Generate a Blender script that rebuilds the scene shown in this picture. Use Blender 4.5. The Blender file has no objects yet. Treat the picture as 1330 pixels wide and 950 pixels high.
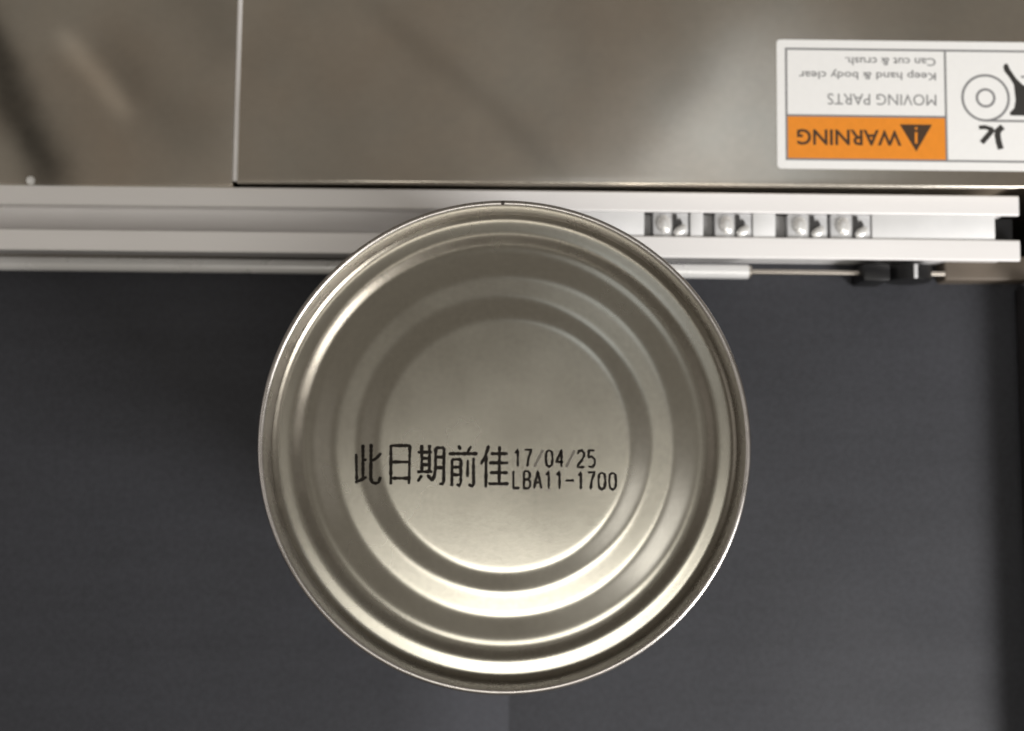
import bpy, bmesh, math, random
from mathutils import Vector, Matrix
random.seed(7)
MM = 0.001
sc = bpy.context.scene
C = sc.collection

# ------------------------------------------------------------------ camera
cam_d = bpy.data.cameras.new('camera')
cam = bpy.data.objects.new('camera', cam_d); C.objects.link(cam)
cam.location = (1.558 * MM, -3.65 * MM, 350.23 * MM)
cam.rotation_euler = (math.radians(4.764), 0, 0)
cam_d.sensor_width = 36.0
cam_d.lens = 36.0 * 1500.0 / 1330.0
cam_d.clip_start = 0.01
cam_d.clip_end = 20.0
cam_d.dof.use_dof = True
cam_d.dof.focus_distance = 0.256
cam_d.dof.aperture_fstop = 13.0
sc.camera = cam

# ------------------------------------------------------------------ world + lamps
world = bpy.data.worlds.new('World'); sc.world = world
world.use_nodes = True
bg = world.node_tree.nodes['Background']
bg.inputs[0].default_value = (0.237, 0.212, 0.182, 1)
bg.inputs[1].default_value = 0.95


def lamp(name, loc, aim, sx, sy, watts, col):
    d = bpy.data.lights.new(name, 'AREA')
    d.shape = 'RECTANGLE'; d.size = sx * MM; d.size_y = sy * MM
    d.energy = watts; d.color = col
    o = bpy.data.objects.new(name, d); C.objects.link(o)
    o.location = Vector(loc) * MM
    o.rotation_euler = (Vector(aim) - Vector(loc)).to_track_quat('-Z', 'Y').to_euler()
    return o


lamp('ceiling_lamp', (60, -266, 900), (60, -175, 100), 430, 300, 2.1, (1, .97, .90))
lamp('bench_lamp', (459, -321, 366), (60, 20, 40), 210, 210, 5.2, (1, .98, .965))
lamp('west_lamp', (-600, -40, 370), (0, 0, 100), 380, 300, .30, (1, .955, .94))  # soft lamp from the west side
lamp('back_lamp', (188, 240, 780), (65, 90, 26), 150, 270, .115, (.86, .94, 1))

sc.view_settings.view_transform = 'Standard'
sc.view_settings.look = 'None'
sc.view_settings.exposure = 0.0
sc.view_settings.gamma = 1.0
sc.view_settings.use_curve_mapping = False
sc.cycles.use_denoising = True
sc.cycles.max_bounces = 8


# ------------------------------------------------------------------ materials
def material(name, base, rough=.5, metal=0.0, spec=.5, noise=None, rnoise=None, bump=None, coat=0.0):
    """noise=(scale, amount, stretch): colour mottling; rnoise=(scale, amount, stretch): roughness mottling;
    bump=(scale, strength, stretch): fine relief. Object coordinates."""
    m = bpy.data.materials.new(name); m.use_nodes = True
    nt = m.node_tree; N = nt.nodes; L = nt.links
    b = N['Principled BSDF']
    b.inputs['Base Color'].default_value = (*base, 1)
    b.inputs['Roughness'].default_value = rough
    b.inputs['Metallic'].default_value = metal
    b.inputs['Specular IOR Level'].default_value = spec
    b.inputs['Coat Weight'].default_value = coat
    tc = N.new('ShaderNodeTexCoord')

    def nz(scale, stretch, detail=4, seed=0):
        mp = N.new('ShaderNodeMapping'); L.new(tc.outputs['Object'], mp.inputs[0])
        mp.inputs['Scale'].default_value = stretch
        mp.inputs['Location'].default_value = (seed, seed * .7, 0)
        t = N.new('ShaderNodeTexNoise'); t.inputs['Scale'].default_value = scale
        t.inputs['Detail'].default_value = detail
        L.new(mp.outputs[0], t.inputs['Vector'])
        return t.outputs['Fac']
    if noise:
        s, a, st = noise
        mr = N.new('ShaderNodeMapRange')
        mr.inputs['From Min'].default_value = .25; mr.inputs['From Max'].default_value = .75
        mr.inputs['To Min'].default_value = 1 - a; mr.inputs['To Max'].default_value = 1 + a
        L.new(nz(s, st), mr.inputs['Value'])
        mx = N.new('ShaderNodeVectorMath'); mx.operation = 'SCALE'
        mx.inputs[0].default_value = base
        L.new(mr.outputs[0], mx.inputs['Scale'])
        L.new(mx.outputs[0], b.inputs['Base Color'])
    if rnoise:
        s, a, st = rnoise
        mr = N.new('ShaderNodeMapRange')
        mr.inputs['From Min'].default_value = .3; mr.inputs['From Max'].default_value = .7
        mr.inputs['To Min'].default_value = rough - a; mr.inputs['To Max'].default_value = rough + a
        L.new(nz(s, st, seed=3), mr.inputs['Value'])
        L.new(mr.outputs[0], b.inputs['Roughness'])
    if bump:
        s, a, st = bump
        bp = N.new('ShaderNodeBump'); bp.inputs['Strength'].default_value = a
        bp.inputs['Distance'].default_value = 0.0002
        L.new(nz(s, st, seed=9), bp.inputs['Height'])
        L.new(bp.outputs[0], b.inputs['Normal'])
    return m


M = {}
M['tin'] = material('tinplate', (.42, .404, .352), .25, 1.0, noise=(900, .05, (1, 1, 1)), rnoise=(40, .035, (1, 1, 1)), bump=(2600, .02, (1, 1, 1)))
M['seam'] = material('tinplate_seam', (.52, .495, .475), .28, 1.0, noise=(600, .08, (1, 1, 1)), rnoise=(120, .05, (1, 1, 1)))
M['steel'] = material('stainless_steel', (.60, .56, .50), .30, 1.0, noise=(14, .05, (1, 1, 1)), rnoise=(18, .05, (1, .45, 1)))
M['alu'] = material('anodised_aluminium', (.88, .865, .86), .42, .25, noise=(70, .05, (.25, 1, 1)), bump=(900, .04, (.05, 1, 1)))
M['strip'] = material('slot_strip_plastic', (.72, .725, .73), .45, 0, noise=(160, .04, (1, 1, 1)))
M['nut'] = material('zinc_nut', (.55, .555, .565), .45, .1, noise=(300, .08, (1, 1, 1)))
M['bolt'] = material('bright_bolt', (.80, .80, .79), .25, .4)
M['dark'] = material('dark_gap', (.26, .257, .255), .6, 0)
M['slant_piece'] = material('dark_slant_piece', (.035, .034, .034), .5, 0)
M['tube'] = material('polished_tube', (.66, .66, .655), .3, .3, rnoise=(90, .06, (.2, 1, 1)))
M['black'] = material('black_plastic', (.006, .006, .0065), .42, 0, .3)
M['shadow_plate_mat'] = material('shadow_plate_rubber', (.034, .032, .035), .6, 0, .3, noise=(80, .2, (1, 1, 1)))
M['plate'] = material('dull_plate', (.105, .085, .066), .5, .3, noise=(60, .25, (1, 1, 1)))
M['frame'] = material('frame_steel', (.36, .33, .29), .35, 1.0, noise=(40, .12, (1, 1, 1)))
M['floor'] = material('dark_floor', (.008, .008, .009), .7, 0, .2, noise=(30, .2, (1, 1, 1)))
M['white'] = material('sticker_vinyl', (.80, .80, .79), .42, 0, noise=(500, .015, (1, 1, 1)))
M['orange'] = material('orange_print', (.74, .245, .018), .42, 0, noise=(500, .04, (1, 1, 1)))
M['grey_ink'] = material('grey_print', (.20, .20, .205), .5, 0)
M['black_ink'] = material('black_print', (.03, .028, .026), .5, 0)
M['brown_ink'] = material('dark_brown_print', (.055, .028, .012), .5, 0)
M['ink'] = material('code_ink', (.010, .008, .006), .6, 0, .1, noise=(1500, .5, (1, 1, 1)))
M['ink_thin'] = material('code_ink_thin', (.10, .088, .072), .5, 0, noise=(1500, .3, (1, 1, 1)))
M['nick'] = material('rim_nick', (.03, .022, .018), .6, 0)


def reflection_steel(name, streaks):
    """stainless steel with reflections painted into its colour as soft bands: streaks = [(p0, p1, half width, strength)] in mm on the sheet."""
    m = material(name, (.60, .56, .50), .21, 1.0, rnoise=(18, .05, (1, .45, 1)))
    nt = m.node_tree; N = nt.nodes; L = nt.links; b = N['Principled BSDF']

    def mth(op, a, c=None):
        n = N.new('ShaderNodeMath'); n.operation = op
        for k, v in enumerate((a, c)):
            if v is None: continue
            if isinstance(v, (int, float)): n.inputs[k].default_value = v
            else: L.new(v, n.inputs[k])
        return n.outputs[0]
    tc = N.new('ShaderNodeTexCoord')
    wob = N.new('ShaderNodeTexNoise'); wob.inputs['Scale'].default_value = 35; wob.inputs['Detail'].default_value = 2
    L.new(tc.outputs['Object'], wob.inputs['Vector'])
    sep = N.new('ShaderNodeSeparateXYZ'); L.new(tc.outputs['Object'], sep.inputs[0])
    tot = None
    for (p0, p1, hw, amt) in streaks:
        d = (Vector(p1) - Vector(p0)); ln = d.length; d.normalize()
        ox, oy = p0[0] * MM, p0[1] * MM
        X = mth('SUBTRACT', sep.outputs[0], ox); Y = mth('SUBTRACT', sep.outputs[1], oy)
        along = mth('ADD', mth('MULTIPLY', X, d.x), mth('MULTIPLY', Y, d.y))
        across = mth('ADD', mth('MULTIPLY', X, -d.y), mth('MULTIPLY', Y, d.x))
        across = mth('ADD', across, mth('MULTIPLY', mth('SUBTRACT', wob.outputs['Fac'], .5), hw * MM * 1.6))
        g = mth('POWER', 2.718, mth('MULTIPLY', mth('POWER', mth('DIVIDE', mth('ABSOLUTE', across), hw * MM), 2.0), -1.0))
        t = mth('DIVIDE', mth('ABSOLUTE', mth('SUBTRACT', along, ln * MM / 2)), ln * MM / 2)
        e = mth('POWER', 2.718, mth('MULTIPLY', mth('POWER', t, 6.0), -1.0))
        v = mth('MULTIPLY', mth('MULTIPLY', g, e), amt)
        tot = v if tot is None else mth('ADD', tot, v)
    grain = N.new('ShaderNodeTexNoise'); grain.inputs['Scale'].default_value = 26; grain.inputs['Detail'].default_value = 5
    L.new(tc.outputs['Object'], grain.inputs['Vector'])
    f = mth('SUBTRACT', mth('ADD', mth('MULTIPLY', grain.outputs['Fac'], .44), .78), tot)
    sv = N.new('ShaderNodeVectorMath'); sv.operation = 'SCALE'; 
    fine = N.new('ShaderNodeTexNoise'); fine.inputs['Scale'].default_value = 420; fine.inputs['Detail'].default_value = 2
    L.new(tc.outputs['Object'], fine.inputs['Vector'])
    f = mth('ADD', f, mth('MULTIPLY', mth('SUBTRACT', fine.outputs['Fac'], .5), .08))
    tint = N.new('ShaderNodeTexNoise'); tint.inputs['Scale'].default_value = 20; tint.inputs['Detail'].default_value = 3
    L.new(tc.outputs['Object'], tint.inputs['Vector'])
    mixc = N.new('ShaderNodeMix'); mixc.data_type = 'RGBA'
    mixc.inputs['A'].default_value = (.58, .555, .50, 1); mixc.inputs['B'].default_value = (.60, .53, .45, 1)
    L.new(mth('MULTIPLY', mth('SUBTRACT', tint.outputs['Fac'], .3), 2.5), mixc.inputs['Factor'])
    L.new(mixc.outputs['Result'], sv.inputs[0])
    L.new(f, sv.inputs['Scale']); L.new(sv.outputs[0], b.inputs['Base Color'])
    return m


M['steel_right'] = reflection_steel('steel_painted_reflections_right', [((-108 + 0, -4), (-48, -58), 4.2, .15), ((-40, -58), (-8, -24), 6, .10), ((-120, 2), (-140, -30), 7, .06)])  # diagonal bands in the colour stand for mirrored equipment
M['steel_left'] = reflection_steel('steel_painted_reflections_left', [((44, 4), (80, -66), 6.5, .72), ((85, -18), (122, -52), 9, .18), ((112, 4), (128, -22), 8, .16), ((76, -15), (98, -40), 3.6, -.5)])  # left sheet: dark and pale reflection bands put into the colour


def belt_material():
    m = material('belt_rubber', (.030, .0295, .032), .6, 0, .25, rnoise=(24, .07, (1, 1, 1)), bump=(1500, .25, (1, 1, 1)))
    nt = m.node_tree; N = nt.nodes; L = nt.links; b = N['Principled BSDF']
    tc = N.new('ShaderNodeTexCoord')
    n1 = N.new('ShaderNodeTexNoise'); n1.inputs['Scale'].default_value = 16; n1.inputs['Detail'].default_value = 3
    n2 = N.new('ShaderNodeTexNoise'); n2.inputs['Scale'].default_value = 620; n2.inputs['Detail'].default_value = 2
    L.new(tc.outputs['Object'], n1.inputs['Vector']); L.new(tc.outputs['Object'], n2.inputs['Vector'])
    a = N.new('ShaderNodeMath'); a.operation = 'MULTIPLY_ADD'
    L.new(n1.outputs['Fac'], a.inputs[0]); a.inputs[1].default_value = .5; a.inputs[2].default_value = .55
    c = N.new('ShaderNodeMath'); c.operation = 'MULTIPLY_ADD'
    L.new(n2.outputs['Fac'], c.inputs[0]); c.inputs[1].default_value = .55; c.inputs[2].default_value = -.075
    mp = N.new('ShaderNodeMapping'); L.new(tc.outputs['Object'], mp.inputs[0]); mp.inputs['Scale'].default_value = (.05, 1, 1)
    n3 = N.new('ShaderNodeTexNoise'); n3.inputs['Scale'].default_value = 130; n3.inputs['Detail'].default_value = 3
    L.new(mp.outputs[0], n3.inputs['Vector'])
    h = N.new('ShaderNodeMath'); h.operation = 'MULTIPLY_ADD'
    L.new(n3.outputs['Fac'], h.inputs[0]); h.inputs[1].default_value = .3; h.inputs[2].default_value = -.15
    c2 = N.new('ShaderNodeMath'); c2.operation = 'ADD'
    L.new(c.outputs[0], c2.inputs[0]); L.new(h.outputs[0], c2.inputs[1])
    d = N.new('ShaderNodeMath'); d.operation = 'ADD'
    L.new(a.outputs[0], d.inputs[0]); L.new(c2.outputs[0], d.inputs[1])
    s = N.new('ShaderNodeVectorMath'); s.operation = 'SCALE'; s.inputs[0].default_value = (.0285, .0295, .0350)
    # paler patch painted for a reflection in the belt, sharp on its right side
    sep = N.new('ShaderNodeSeparateXYZ'); L.new(tc.outputs['Object'], sep.inputs[0])
    def rng(sock, a0, a1):
        q = N.new('ShaderNodeMapRange'); q.inputs['From Min'].default_value = a0; q.inputs['From Max'].default_value = a1
        L.new(sock, q.inputs['Value']); return q.outputs[0]
    def mul(u, v):
        q = N.new('ShaderNodeMath'); q.operation = 'MULTIPLY'
        for k, w in enumerate((u, v)):
            if isinstance(w, float): q.inputs[k].default_value = w
            else: L.new(w, q.inputs[k])
        return q.outputs[0]
    patch = mul(mul(rng(sep.outputs[0], -.036, -.012), rng(sep.outputs[0], .0010, .0002)), rng(sep.outputs[1], -.045, -.075))
    e = N.new('ShaderNodeMath'); e.operation = 'MULTIPLY_ADD'
    L.new(patch, e.inputs[0]); e.inputs[1].default_value = .75; L.new(d.outputs[0], e.inputs[2])
    L.new(e.outputs[0], s.inputs['Scale'])
    L.new(s.outputs[0], b.inputs['Base Color'])
    return m


M['belt'] = belt_material()


# ------------------------------------------------------------------ helpers
def link(name, me, mat, parent=None, smooth=None):
    me.name = name
    me.materials.append(M[mat])
    if smooth is not None:
        for p in me.polygons: p.use_smooth = True
        if smooth < 3: me.set_sharp_from_angle(angle=smooth)
    o = bpy.data.objects.new(name, me); C.objects.link(o)
    if parent: o.parent = parent
    return o


def from_bm(bm):
    me = bpy.data.meshes.new('m'); bm.normal_update(); bm.to_mesh(me); bm.free(); return me


def box_bm(x0, x1, y0, y1, z0, z1, bev=0.0, seg=2):
    bm = bmesh.new()
    bmesh.ops.create_cube(bm, size=1)
    for v in bm.verts:
        v.co = Vector(((x0 + x1) / 2 + v.co.x * (x1 - x0), (y0 + y1) / 2 + v.co.y * (y1 - y0), (z0 + z1) / 2 + v.co.z * (z1 - z0))) * MM
    if bev: bmesh.ops.bevel(bm, geom=bm.edges[:], offset=bev * MM, segments=seg, affect='EDGES', profile=.5)
    return bm


def box(name, x0, x1, y0, y1, z0, z1, mat, parent=None, bev=0.0, seg=2):
    return link(name, from_bm(box_bm(x0, x1, y0, y1, z0, z1, bev, seg)), mat, parent, smooth=.6 if bev else None)


def lathe(prof, seg=192, close=False):
    """prof: list of (r, z) in mm."""
    vs = []; fs = []; rings = []
    for r, z in prof:
        if r < 1e-6:
            rings.append([len(vs)]); vs.append((0, 0, z * MM))
        else:
            i0 = len(vs)
            for k in range(seg):
                a = 2 * math.pi * k / seg
                vs.append((r * math.cos(a) * MM, r * math.sin(a) * MM, z * MM))
            rings.append(list(range(i0, i0 + seg)))
    pairs = list(zip(rings, rings[1:]))
    if close: pairs.append((rings[-1], rings[0]))
    for A, B in pairs:
        for k in range(seg):
            k2 = (k + 1) % seg
            if len(A) == 1: fs.append((A[0], B[k2], B[k]))
            elif len(B) == 1: fs.append((A[k], A[k2], B[0]))
            else: fs.append((A[k], A[k2], B[k2], B[k]))
    me = bpy.data.meshes.new('m'); me.from_pydata(vs, [], fs); me.update()
    bm = bmesh.new(); bm.from_mesh(me); bmesh.ops.recalc_face_normals(bm, faces=bm.faces[:]); bm.to_mesh(me); bm.free()
    return me


def empty(name, loc, rz=0.0, label=None, cat=None, group=None):
    o = bpy.data.objects.new(name, None); C.objects.link(o)
    o.empty_display_size = .01
    o.location = Vector(loc) * MM; o.rotation_euler = (0, 0, math.radians(rz))
    if label: o['label'] = label
    if cat: o['category'] = cat
    if group: o['group'] = group
    return o


def extrude_y_profile(pts, x0, x1):
    """closed profile in (y, z), swept along x."""
    vs = [(x0 * MM, y * MM, z * MM) for y, z in pts] + [(x1 * MM, y * MM, z * MM) for y, z in pts]
    n = len(pts)
    fs = [(i, (i + 1) % n, n + (i + 1) % n, n + i) for i in range(n)] + [tuple(range(n - 1, -1, -1)), tuple(range(n, 2 * n))]
    me = bpy.data.meshes.new('m'); me.from_pydata(vs, [], fs); me.update()
    bm = bmesh.new(); bm.from_mesh(me); bmesh.ops.recalc_face_normals(bm, faces=bm.faces[:])
    bm.to_mesh(me); bm.free()
    return me


# ------------------------------------------------------------------ setting: floor below, conveyor
fl = box('floor', -900, 900, -900, 900, -64, -60, 'floor')
fl['kind'] = 'structure'

conv = empty('conveyor', (0, 0, -60), 0, 'dark grey rubber conveyor belt running under the tin can', 'conveyor')
# belt: flat top that turns down over the end roller on the right
prof = []
X_END, RR = 172.0, 8.0
for i in range(61): prof.append((-330 + (X_END + 330) * i / 60, 0.0))
for i in range(1, 25):
    a = math.pi * i / 24
    prof.append((X_END + RR * math.sin(a), -RR + RR * math.cos(a)))
prof.append((-330, -2 * RR))
vs = []; fs = []
for (x, z) in prof:
    for y in (-230, -140, -70, 0, 58.0):
        vs.append((x * MM, y * MM, (z + 60) * MM))
for i in range(len(prof) - 1):
    for j in range(4):
        a = i * 5 + j
        fs.append((a, a + 1, a + 6, a + 5))
me = bpy.data.meshes.new('m'); me.from_pydata(vs, [], fs); me.update()
bm = bmesh.new(); bm.from_mesh(me); bmesh.ops.recalc_face_normals(bm, faces=bm.faces[:]); bm.to_mesh(me); bm.free()
link('belt', me, 'belt', conv, smooth=3.2)
rl = lathe([(0, -228), (RR - .6, -228), (RR - .6, 57), (0, 57)], 40)
ro = link('end_roller', rl, 'frame', conv, smooth=.6)
ro.rotation_euler = (math.radians(-90), 0, 0); ro.location = Vector((X_END, 0, 60 - RR)) * MM
box('bed_plate', -330, X_END - 16, -226, 56, 60 - 2 * RR + 2, 59.6, 'frame', conv)
for x in (-200, 60):
    for y in (-200, 40):
        box('leg', x, x + 24, y - 12, y + 12, 0, 60 - 2 * RR - .3, 'frame', conv, .8)
# side plate that carries the roller, reaching out past the rail's end
box('side_plate', 131.5, 230, 50.6, 58.0, 0, 66.5, 'plate', conv, .8, 3)
box('shadow_plate', 155.2, 160, -228, 48.5, 60.5, 73, 'shadow_plate_mat', conv, .6)  # added upright plate, mostly out of view, that shades the belt's right end
box('back_plate', -330, 131.0, 58.6, 73, 0, 60, 'frame', conv, .5)

# ------------------------------------------------------------------ aluminium slotted rail
ROT = -.66
rail = empty('slotted_rail', (0, 64.85, 0), ROT, 'pale aluminium slotted rail with screws crossing behind the can', 'rail')
XL, XR = -330.0, 147.3
HW = 9.45
prof = [(-7.0, .4), (-7.0, 21.0), (-HW + .2, 21.4), (-HW, 21.6), (-HW, 22.7), (-HW + .3, 23.0), (-3.75, 23.0), (-3.45, 22.7), (-3.45, 21.6), (-6.0, 21.0), (-6.0, 7.0), (6.0, 7.0), (6.0, 21.0),
        (3.75, 21.6), (3.75, 22.7), (4.05, 23.0), (HW - .3, 23.0), (HW, 22.7), (HW, 21.6), (HW - .2, 21.4), (7.0, 21.0), (7.0, .4)]
link('extrusion', extrude_y_profile(prof, XL, XR), 'alu', rail)
# strips filling the slot
for (a, b) in ((10.0, 39.6), (52.9, 56.6), (70.9, 77.4), (105.2, 140.6)):
    box('slot_strip', a, b, -3.35, 3.65, 7.05, 22.35, 'strip', rail, .25)
# the screw fittings in the slot
def fitting(x0, x1):
    w = x1 - x0
    n = box('slot_nut', x0, x1, -3.3, 3.6, 7.05, 21.9, 'nut', rail, .3)
    s = w / 11.0
    def dome(name, cx, cy, rx, ry, h, mat, rz):
        pr = [(0, 1), (.35, .96), (.65, .78), (.88, .46), (1, .1), (1, -.4)]
        me = lathe([(r, z) for r, z in pr], 24)
        for v in me.vertices:
            v.co = (v.co.x * rx, v.co.y * ry, v.co.z * h)
        o = link(name, me, mat, n, smooth=.9)
        o.location = Vector((cx, cy, 21.9 + .3 * h)) * MM
        o.rotation_euler = (0, 0, math.radians(rz))
    dome('screw_head', x0 + 3.5 * s, .1, 2.05, 2.75, 1.1, 'bolt', 6)
    dome('washer_edge', x0 + 8.4 * s, -1.55, 2.2, 1.35, .9, 'bolt', 32)
    # slanted dark piece between the two
    bm = bmesh.new()
    pts = [(5.9, -3.1), (6.9, -3.1), (8.2, -.3), (9.1, .7), (8.4, 1.9), (7.5, 1.4), (7.3, 3.2), (6.0, 3.3), (6.1, 1.0)]
    lo = [bm.verts.new(Vector((x0 + p[0] * s, p[1], 21.8)) * MM) for p in pts]
    hi = [bm.verts.new(Vector((x0 + p[0] * s, p[1], 22.2)) * MM) for p in pts]
    bm.faces.new(hi); bm.faces.new(lo[::-1])
    for i in range(len(pts)):
        j = (i + 1) % len(pts)
        bm.faces.new((lo[i], lo[j], hi[j], hi[i]))
    bmesh.ops.recalc_face_normals(bm, faces=bm.faces[:])
    link('slant_piece', from_bm(bm), 'slant_piece', n)
for a, b in ((42.3, 52.4), (60.1, 70.6), (81.0, 92.4), (93.4, 104.9)): fitting(a, b)
for a, b in ((39.8, 41.9), (57.0, 59.7), (77.7, 80.7), (92.5, 93.3)):
    box('slot_gap_plug', a, b, -3.3, 3.6, 7.05, 19.5, 'dark', rail)
box('dark_end_fill', 141.2, 147.0, -3.3, 3.6, 7.05, 19.0, 'black', rail)  # black block put in for the darkness of the open slot end

# ------------------------------------------------------------------ round guide bar in front of the rail
bar = empty('guide_bar', (0, 53.75, 8.5), ROT, 'thin polished steel bar with a black end knob along the belt edge', 'bar')
def xcyl(name, x0, x1, r, mat, y=0, z=0, seg=28, chamf=.2):
    me = lathe([(0, x0), (r - chamf, x0), (r, x0 + chamf), (r, x1 - chamf), (r - chamf, x1), (0, x1)], seg)
    o = link(name, me, mat, bar, smooth=.7)
    o.rotation_euler = (0, math.radians(90), 0); o.location = Vector((0, y, z)) * MM
    return o
xcyl('tube', -330, 72.2, 2.1, 'tube')
xcyl('end_collar', 72.2, 73.0, 1.9, 'frame')
xcyl('rod', 73.0, 131, .75, 'frame', 0, 0)
box('clamp_block', 105.3, 113.2, -2.9, 2.0, -8.0, 4.6, 'black', bar, .5)
kn = lathe([(0, -2.6), (6.2, -2.3), (6.7, -1.8), (6.7, 2.2), (0, 2.2)], 48)
ko = link('knob', kn, 'black', bar, smooth=.7)
ko.rotation_euler = (math.radians(-90), 0, 0); ko.location = Vector((120.4, 0, -1.4)) * MM
box('knob_highlight', 119.8, 121.0, -2.2, 2.1, 4.8, 5.6, 'nut', bar, .3)  # pale strip modelled for the highlight along the top of the knob

# ------------------------------------------------------------------ stainless covers
def cover(name, label, cx, cy, w, h, ztop, rz, bev, mat, ph):
    """folded sheet-metal cover: slightly buckled top, rounded edges, skirts down to the floor."""
    e = empty(name, (cx, cy, -60), rz, label, 'cover')
    def line(n):
        a = [-n / 2 + bev * (1 - math.cos(math.radians(k * 15))) for k in range(7)]
        mid = [-n / 2 + bev + (n - 2 * bev) * k / 60 for k in range(1, 60)]
        return a + mid + [-v for v in a[::-1]]
    xs = line(w); ys = line(h); nx, ny = len(xs), len(ys)
    def drop(v, n):
        d = n / 2 - abs(v)
        return 0 if d >= bev else bev - math.sqrt(max(0, bev * bev - (bev - d) ** 2))
    vs = []
    for x in xs:
        for y in ys:
            fade = min(1, (w / 2 - abs(x)) / 14) * min(1, (h / 2 - abs(y)) / 14)
            wv = .10 * math.sin(x / 31 + y / 47 + ph) + .07 * math.sin(x / 17 - y / 23 + 2 * ph) + .05 * math.sin(y / 13 + x / 60 + ph)
            vs.append((x * MM, y * MM, (ztop + 60 + wv * fade - max(drop(x, w), drop(y, h))) * MM))
    fs = [(i * ny + j, (i + 1) * ny + j, (i + 1) * ny + j + 1, i * ny + j + 1) for i in range(nx - 1) for j in range(ny - 1)]
    loop = [i * ny for i in range(nx)] + [(nx - 1) * ny + j for j in range(1, ny)] + [i * ny + ny - 1 for i in range(nx - 2, -1, -1)] + [j for j in range(ny - 2, 0, -1)]
    b0 = len(vs)
    for k in loop: vs.append((vs[k][0], vs[k][1], 0))
    n = len(loop)
    fs += [(loop[k], b0 + k, b0 + (k + 1) % n, loop[(k + 1) % n]) for k in range(n)]
    me = bpy.data.meshes.new('m'); me.from_pydata(vs, [], fs); me.update()
    bm = bmesh.new(); bm.from_mesh(me); bmesh.ops.recalc_face_normals(bm, faces=bm.faces[:]); bm.to_mesh(me); bm.free()
    link('sheet', me, mat, e, smooth=.9)
    return e
pl = cover('steel_cover', 'stainless steel machine cover with painted reflection streaks left of the bright seam', -205.9, 136.6, 256, 120, 24.0, ROT, .6, 'steel_left', 1.3)
pr = cover('steel_cover', 'plain stainless steel machine cover carrying the warning sticker', 65.8, 134.8, 285, 120, 26.0, -.45, .7, 'steel_right', .2)
# bright turned-over lip along the seam
lip = lathe([(0, -60), (.75, -60), (.75, 60), (0, 60)], 16)
lo = link('seam_lip', lip, 'alu', pr, smooth=.7)
lo.rotation_euler = (math.radians(90), 0, 0); lo.location = Vector((-142.9, .4, 85.6)) * MM
rv = link('rivet', lathe([(0, .9), (.6, .85), (1.1, .5), (1.3, 0), (1.3, -.5)], 20), 'white', pl, smooth=.8)
rv.location = Vector((69.9, -58.9, 84.1)) * MM

# ------------------------------------------------------------------ warning sticker
S = .2265
st = empty('warning_sticker', (77.6, 98.8, 26.0), -.7, 'white and orange warning sticker seen upside down on the steel cover', 'sticker')
def uv(px, py): return ((px - 1009) * S, -(py - 138.5) * S)
def poly_sheet(name, pts, z0, z1, mat, parent=None):
    bm = bmesh.new()
    lo_ = [bm.verts.new(Vector((p[0], p[1], z0)) * MM) for p in pts]
    hi_ = [bm.verts.new(Vector((p[0], p[1], z1)) * MM) for p in pts]
    f = bm.faces.new(hi_); bm.faces.new(lo_[::-1])
    n = len(pts)
    for i in range(n):
        j = (i + 1) % n
        bm.faces.new((lo_[i], lo_[j], hi_[j], hi_[i]))
    bmesh.ops.recalc_face_normals(bm, faces=bm.faces[:])
    bmesh.ops.triangulate(bm, faces=[f for f in bm.faces if len(f.verts) > 4])
    return link(name, from_bm(bm), mat, parent)
def rrect(x0, y0, x1, y1, r):
    out = []
    for cx, cy, a0 in ((x1 - r, y1 - r, 0), (x0 + r, y1 - r, 90), (x0 + r, y0 + r, 180), (x1 - r, y0 + r, 270)):
        for k in range(7):
            a = math.radians(a0 + 15 * k); out.append((cx + r * math.cos(a), cy + r * math.sin(a)))
    return out
x0, y0 = uv(1009, 222); x1, y1 = uv(1478, 55)
back = poly_sheet('backing', rrect(x0, y0, x1, y1, 1.1), .02, .16, 'white', st)
def ribbon(bm, pts, w, z, closed=False):
    pts = [Vector(p) for p in pts]; n = len(pts)
    L = []; R = []
    for i, p in enumerate(pts):
        a = pts[(i - 1) % n] if (closed or i > 0) else None
        b = pts[(i + 1) % n] if (closed or i < n - 1) else None
        d1 = (p - a).normalized() if a is not None else None
        d2 = (b - p).normalized() if b is not None else None
        d = ((d1 if d1 is not None else d2) + (d2 if d2 is not None else d1)).normalized()
        nn = Vector((-d.y, d.x)); ref = d1 if d1 is not None else d2
        k = 1 / max(.45, abs(nn.dot(Vector((-ref.y, ref.x)))))
        L.append(p + nn * w / 2 * k); R.append(p - nn * w / 2 * k)
    lv = [bm.verts.new((q.x * MM, q.y * MM, z * MM)) for q in L]
    rv_ = [bm.verts.new((q.x * MM, q.y * MM, z * MM)) for q in R]
    for i in range(n if closed else n - 1):
        j = (i + 1) % n
        bm.faces.new((rv_[i], rv_[j], lv[j], lv[i]))
def fin(name, bm, mat, parent):
    bmesh.ops.recalc_face_normals(bm, faces=bm.faces[:])
    for f in bm.faces:
        if f.normal.z < 0: f.normal_flip()
    return link(name, from_bm(bm), mat, parent)
poly_sheet('orange_panel', [uv(1021, 209), uv(1222, 209), uv(1222, 154), uv(1021, 154)], .165, .175, 'orange', st)
bm = bmesh.new()
ribbon(bm, [uv(1021, 67), uv(1464, 67), uv(1464, 210), uv(1021, 210)], .62, .19, True)
ribbon(bm, [uv(1223, 67), uv(1223, 210)], .62, .193)
ribbon(bm, [uv(1021, 153.5), uv(1223, 153.5)], .62, .196)
fin('border', bm, 'grey_ink', st)
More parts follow.
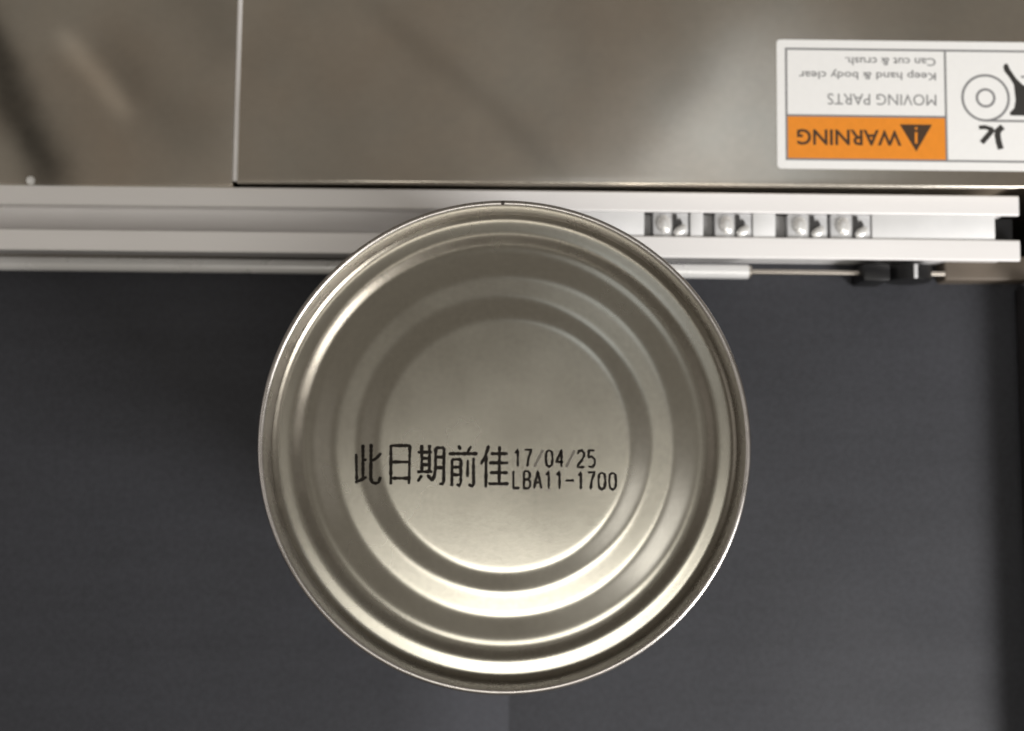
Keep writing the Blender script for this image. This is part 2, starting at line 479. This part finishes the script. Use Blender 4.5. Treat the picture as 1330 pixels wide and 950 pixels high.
def text(name, body, cx, cy, w, h, mat, z, bold=0.0, parent=None):
    """upside-down line of print: cx, cy its centre, w, h its size (all mm on the sticker)."""
    cu = bpy.data.curves.new(name, 'FONT'); cu.body = body; cu.size = 1; cu.resolution_u = 3
    cu.offset = bold
    o = bpy.data.objects.new(name, cu); C.objects.link(o)
    dg = bpy.context.evaluated_depsgraph_get()
    me = bpy.data.meshes.new_from_object(o.evaluated_get(dg))
    bpy.data.objects.remove(o)
    xs = [v.co.x for v in me.vertices]; ys = [v.co.y for v in me.vertices]
    ax, bx, ay, by = min(xs), max(xs), min(ys), max(ys)
    for v in me.vertices:
        u = ((v.co.x - ax) / (bx - ax) - .5) * w; q = ((v.co.y - ay) / (by - ay) - .5) * h
        v.co = Vector((cx - u, cy - q, z)) * MM
    me.materials.clear()
    return link(name, me, mat, parent or st)
def tline(name, body, xl, xr, yt, yb, mat, bold=0.0):
    a = uv(xl, yb); b = uv(xr, yt)
    return text(name, body, (a[0] + b[0]) / 2, (a[1] + b[1]) / 2, b[0] - a[0], b[1] - a[1], mat, .2, bold)
tline('printed_line', 'Can cut & crush.', 1096, 1211, 77, 87.5, 'grey_ink', .01)
tline('printed_line', 'Keep hand & body clear', 1037, 1211, 93, 106, 'grey_ink', .01)
tline('printed_line', 'MOVING PARTS', 1073, 1211, 124.5, 139, 'grey_ink', 0)
tline('printed_word', 'WARNING', 1034, 1166, 171, 191.5, 'brown_ink', .02)
tri = poly_sheet('warning_triangle', [uv(1164, 163.5), uv(1184.5, 198.5), uv(1205, 163.5)], .18, .19, 'brown_ink', st)
bm = bmesh.new()
ribbon(bm, [uv(1184.7, 173.5), uv(1184.5, 188)], .7, .205)
ribbon(bm, [uv(1184.8, 167), uv(1184.8, 170)], .7, .205)
fin('exclamation_mark', bm, 'orange', tri)
# pictogram: hand drawn in between belt and roller
def circ(px, py, r, n=40):
    return [uv(px + r * math.cos(2 * math.pi * k / n), py + r * math.sin(2 * math.pi * k / n)) for k in range(n)]
bm = bmesh.new()
ribbon(bm, circ(1273.5, 128, 29.3), .72, .19, True)
ribbon(bm, circ(1273.5, 128, 11), .72, .19, True)
ribbon(bm, [uv(1274, 157.6), uv(1440, 157.6)], .62, .193)
ribbon(bm, [uv(1319, 100), uv(1372, 100)], .6, .193)
ribbon(bm, circ(1425, 128, 29.3), .72, .19, True)
fin('roller_symbol', bm, 'grey_ink', st)
def zp(x, y): return uv(1210 + x * .1685, 60 + y * .1685)
poly_sheet('hand_symbol', [zp(*p) for p in ((515, 160), (528, 138), (548, 138), (568, 185), (612, 252), (660, 300), (730, 325), (900, 318), (980, 300), (980, 540), (690, 538), (560, 536), (556, 515), (590, 480), (602, 420), (592, 300), (560, 245), (522, 195))], .175, .185, 'black_ink', st)
bm = bmesh.new()
ribbon(bm, [zp(500, 622), zp(465, 655), zp(460, 690), zp(468, 740), zp(482, 795)], 1.75, .18)
ribbon(bm, [zp(322, 632), zp(365, 628), zp(425, 645)], 1.2, .183)
ribbon(bm, [zp(432, 640), zp(390, 690), zp(340, 748)], 1.5, .186)
fin('arrow_symbol', bm, 'black_ink', st)

# ------------------------------------------------------------------ the tin can
HC = 119.0
can = empty('tin_can', (0, 0, 0), 0, 'round silver tin can standing on the belt, ribbed end printed with a date code', 'can')
KEY = [(0, -2.4), (25.6, -2.4), (29.8, -3.8), (34.6, -3.8), (39.7, -5.45), (40.8, -5.45), (43.8, -6.8), (47.5, -6.8), (47.75, -7.7), (50.5, -7.9)]
def zlin(r):
    for (a, za), (b, zb) in zip(KEY, KEY[1:]):
        if r <= b: return za + (zb - za) * (r - a) / (b - a)
    return KEY[-1][1]
DR = .1
_tab = [zlin(abs(i * DR - 3)) for i in range(int(54 / DR) + 1)]
def smooth_tab(t, sig):
    k = int(3 * sig / DR) + 1
    w = [math.exp(-.5 * (j * DR / sig) ** 2) for j in range(-k, k + 1)]; s = sum(w)
    n = len(t)
    return [sum(w[j + k] * t[min(n - 1, max(0, i + j))] for j in range(-k, k + 1)) / s for i in range(n)]
_tab = smooth_tab(_tab, .58)
def lid_z(r):
    f = (r + 3) / DR; i = int(f); f -= i
    return _tab[i] * (1 - f) + _tab[i + 1] * f
rs = [0, 4, 8, 12, 16, 20, 22] + [23 + i * .16 for i in range(int((48.15 - 23) / .16) + 1)]
lid = link('end_panel', lathe([(r, HC + lid_z(r)) for r in rs], 256), 'tin', can, smooth=3.2)
rim_prof = [(47.95, -8.6), (48.02, -7.2), (48.06, -4.6), (48.1, -3.0), (48.14, -1.4), (48.2, -.7), (48.32, -.28), (48.52, -.06), (48.76, 0), (49.02, -.08), (49.28, -.32), (49.44, -.7), (49.5, -1.3), (49.48, -2.6), (49.3, -2.95), (48.95, -3.1), (48.5, -3.15), (48.3, -8.7)]
rim = link('rim', lathe([(r, HC + z) for r, z in rim_prof], 256), 'seam', can, smooth=3.2)
nk = link('nick', lathe([(0, .12), (.3, .1), (.45, -.1)], 12), 'nick', rim, smooth=.8)
nk.location = Vector((-.3, 48.8, HC)) * MM
body = [(0, .35), (45, .35), (46.8, .15), (47.6, .1), (48.4, .0), (49.3, .4), (49.4, 2.8), (48.6, 3.2), (48.35, 5)]
for i in range(9):
    z = 30 + i * 7
    body += [(48.35, z), (47.9, z + 1.6), (47.9, z + 3.2), (48.35, z + 4.8)]
body += [(48.35, HC - 6), (48.35, HC - 3.2)]
link('body', lathe(body, 192), 'tin', can, smooth=.9)

# printed code: ink strokes laid over the ribs of the end
def lid_xy(px, py): return Vector(((px - 655) * .1561, -(py - 577) * .1561))
_lift = [0]
def ink_stroke(bm, pts, w):
    _lift[0] += 1
    dz = .05 + (_lift[0] % 12) * .003
    fine = []
    P = [Vector(p) for p in pts]
    for a, b in zip(P, P[1:]):
        n = max(1, int((b - a).length / .35))
        for k in range(n): fine.append(a.lerp(b, k / n))
    fine.append(P[-1])
    n = len(fine); rows = []
    for i, p in enumerate(fine):
        a = fine[max(0, i - 1)]; b = fine[min(n - 1, i + 1)]
        d = (b - a).normalized(); nn = Vector((-d.y, d.x))
        ww = w * (1 + random.uniform(-.24, .24))
        if i in (0, n - 1): ww *= .7
        row = []
        for s in (-.5, 0, .5):
            q = p + nn * ww * s
            row.append(bm.verts.new((q.x * MM, q.y * MM, (HC + lid_z(q.length) + dz) * MM)))
        rows.append(row)
    for r0, r1 in zip(rows, rows[1:]):
        for s in (0, 1): bm.faces.new((r0[s], r1[s], r1[s + 1], r0[s + 1]))
HAN = [
    [[(78, 190), (86, 415)], [(135, 115), (137, 392)], [(137, 240), (167, 240)], [(72, 425), (120, 405), (168, 380)], [(205, 108), (203, 395), (218, 424), (245, 432), (270, 424), (287, 378)], [(290, 185), (250, 228), (212, 250)]],
    [[(370, 118), (372, 442)], [(366, 124), (530, 124)], [(526, 122), (520, 438)], [(372, 258), (520, 258)], [(372, 390), (520, 390)]],
    [[(588, 178), (707, 178)], [(622, 118), (625, 335)], [(686, 118), (686, 335)], [(625, 228), (686, 228)], [(625, 280), (686, 280)], [(586, 337), (712, 337)], [(626, 365), (590, 418)], [(668, 362), (714, 412)],
     [(737, 140), (736, 310), (728, 365), (712, 412)], [(735, 142), (808, 142)], [(806, 140), (803, 415), (792, 436), (768, 436)], [(737, 218), (804, 218)], [(737, 304), (804, 304)]],
    [[(922, 122), (942, 158)], [(1028, 128), (994, 182)], [(842, 190), (1082, 190)], [(872, 235), (870, 455)], [(870, 237), (947, 237)], [(945, 235), (942, 432), (932, 450), (908, 438)], [(872, 300), (943, 300)], [(872, 362), (943, 362)], [(1000, 240), (998, 380)], [(1046, 222), (1048, 438), (1036, 455), (1006, 440)]],
    [[(1172, 122), (1145, 205), (1106, 278)], [(1150, 205), (1148, 465)], [(1260, 128), (1256, 432)], [(1185, 190), (1328, 190)], [(1173, 265), (1332, 265)], [(1180, 345), (1328, 345)], [(1168, 435), (1334, 435)]],
]
bm = bmesh.new()
for ch in HAN:
    for stroke in ch:
        ink_stroke(bm, [lid_xy(450 + x / 6.333, 560 + y / 6.333) for x, y in stroke], .66)
fin('printed_characters', bm, 'ink', lid)
G = {  # small stroke font on a 0..1 x 0..1 cell, y down
    '0': [[(.5, 0), (.15, .12), (.05, .5), (.15, .88), (.5, 1), (.85, .88), (.95, .5), (.85, .12), (.5, 0)]],
    '1': [[(.2, .22), (.55, 0), (.55, 1)]],
    '2': [[(.08, .22), (.25, .04), (.6, 0), (.9, .15), (.9, .35), (.6, .6), (.15, .85), (.05, 1), (.95, 1)]],
    '4': [[(.72, 1), (.72, 0), (.05, .7), (.98, .7)]],
    '5': [[(.9, 0), (.15, 0), (.1, .42), (.5, .36), (.9, .52), (.92, .8), (.6, 1), (.1, .94)]],
    '7': [[(.05, 0), (.95, 0), (.55, .5), (.42, 1)]],
    'L': [[(.12, 0), (.12, 1), (.95, 1)]],
    'B': [[(.1, 0), (.1, 1), (.65, 1), (.92, .86), (.9, .6), (.65, .48), (.1, .48)], [(.1, 0), (.6, 0), (.85, .12), (.85, .36), (.65, .48)]],
    'A': [[(.02, 1), (.5, 0), (.98, 1)], [(.2, .66), (.8, .66)]],
    '-': [[(-.05, .5), (1.05, .5)]],
    '/': [[(1.05, 0), (-.05, 1)]],
}
def code(name, chars, X0, X1, yt0, yt1, hgt, w):
    """one line of code, laid between zoomed photo columns X0..X1."""
    n = len(chars); pitch = (X1 - X0) / (n - .28)
    groups = {'ink': bmesh.new(), 'ink_thin': bmesh.new()}
    for i, c in enumerate(chars):
        xx = X0 + i * pitch; cw = pitch * .72; yt = yt0 + (yt1 - yt0) * i / (n - 1)
        mat = 'ink_thin' if c in '/' else 'ink'
        for s in G[c]:
            ink_stroke(groups[mat], [lid_xy(440 + (xx + p[0] * cw) / 3.325, 550 + (yt + p[1] * hgt) / 3.325) for p in s], w)
    for k, b in groups.items():
        if len(b.verts): fin(name if k == 'ink' else 'printed_slash', b, k, lid)
        else: b.free()
code('printed_date', '17/04/25', 755, 1106, 116, 119, 72, .53)
code('printed_batch_code', 'LBA11-1700', 750, 1196, 207, 214, 73, .53)
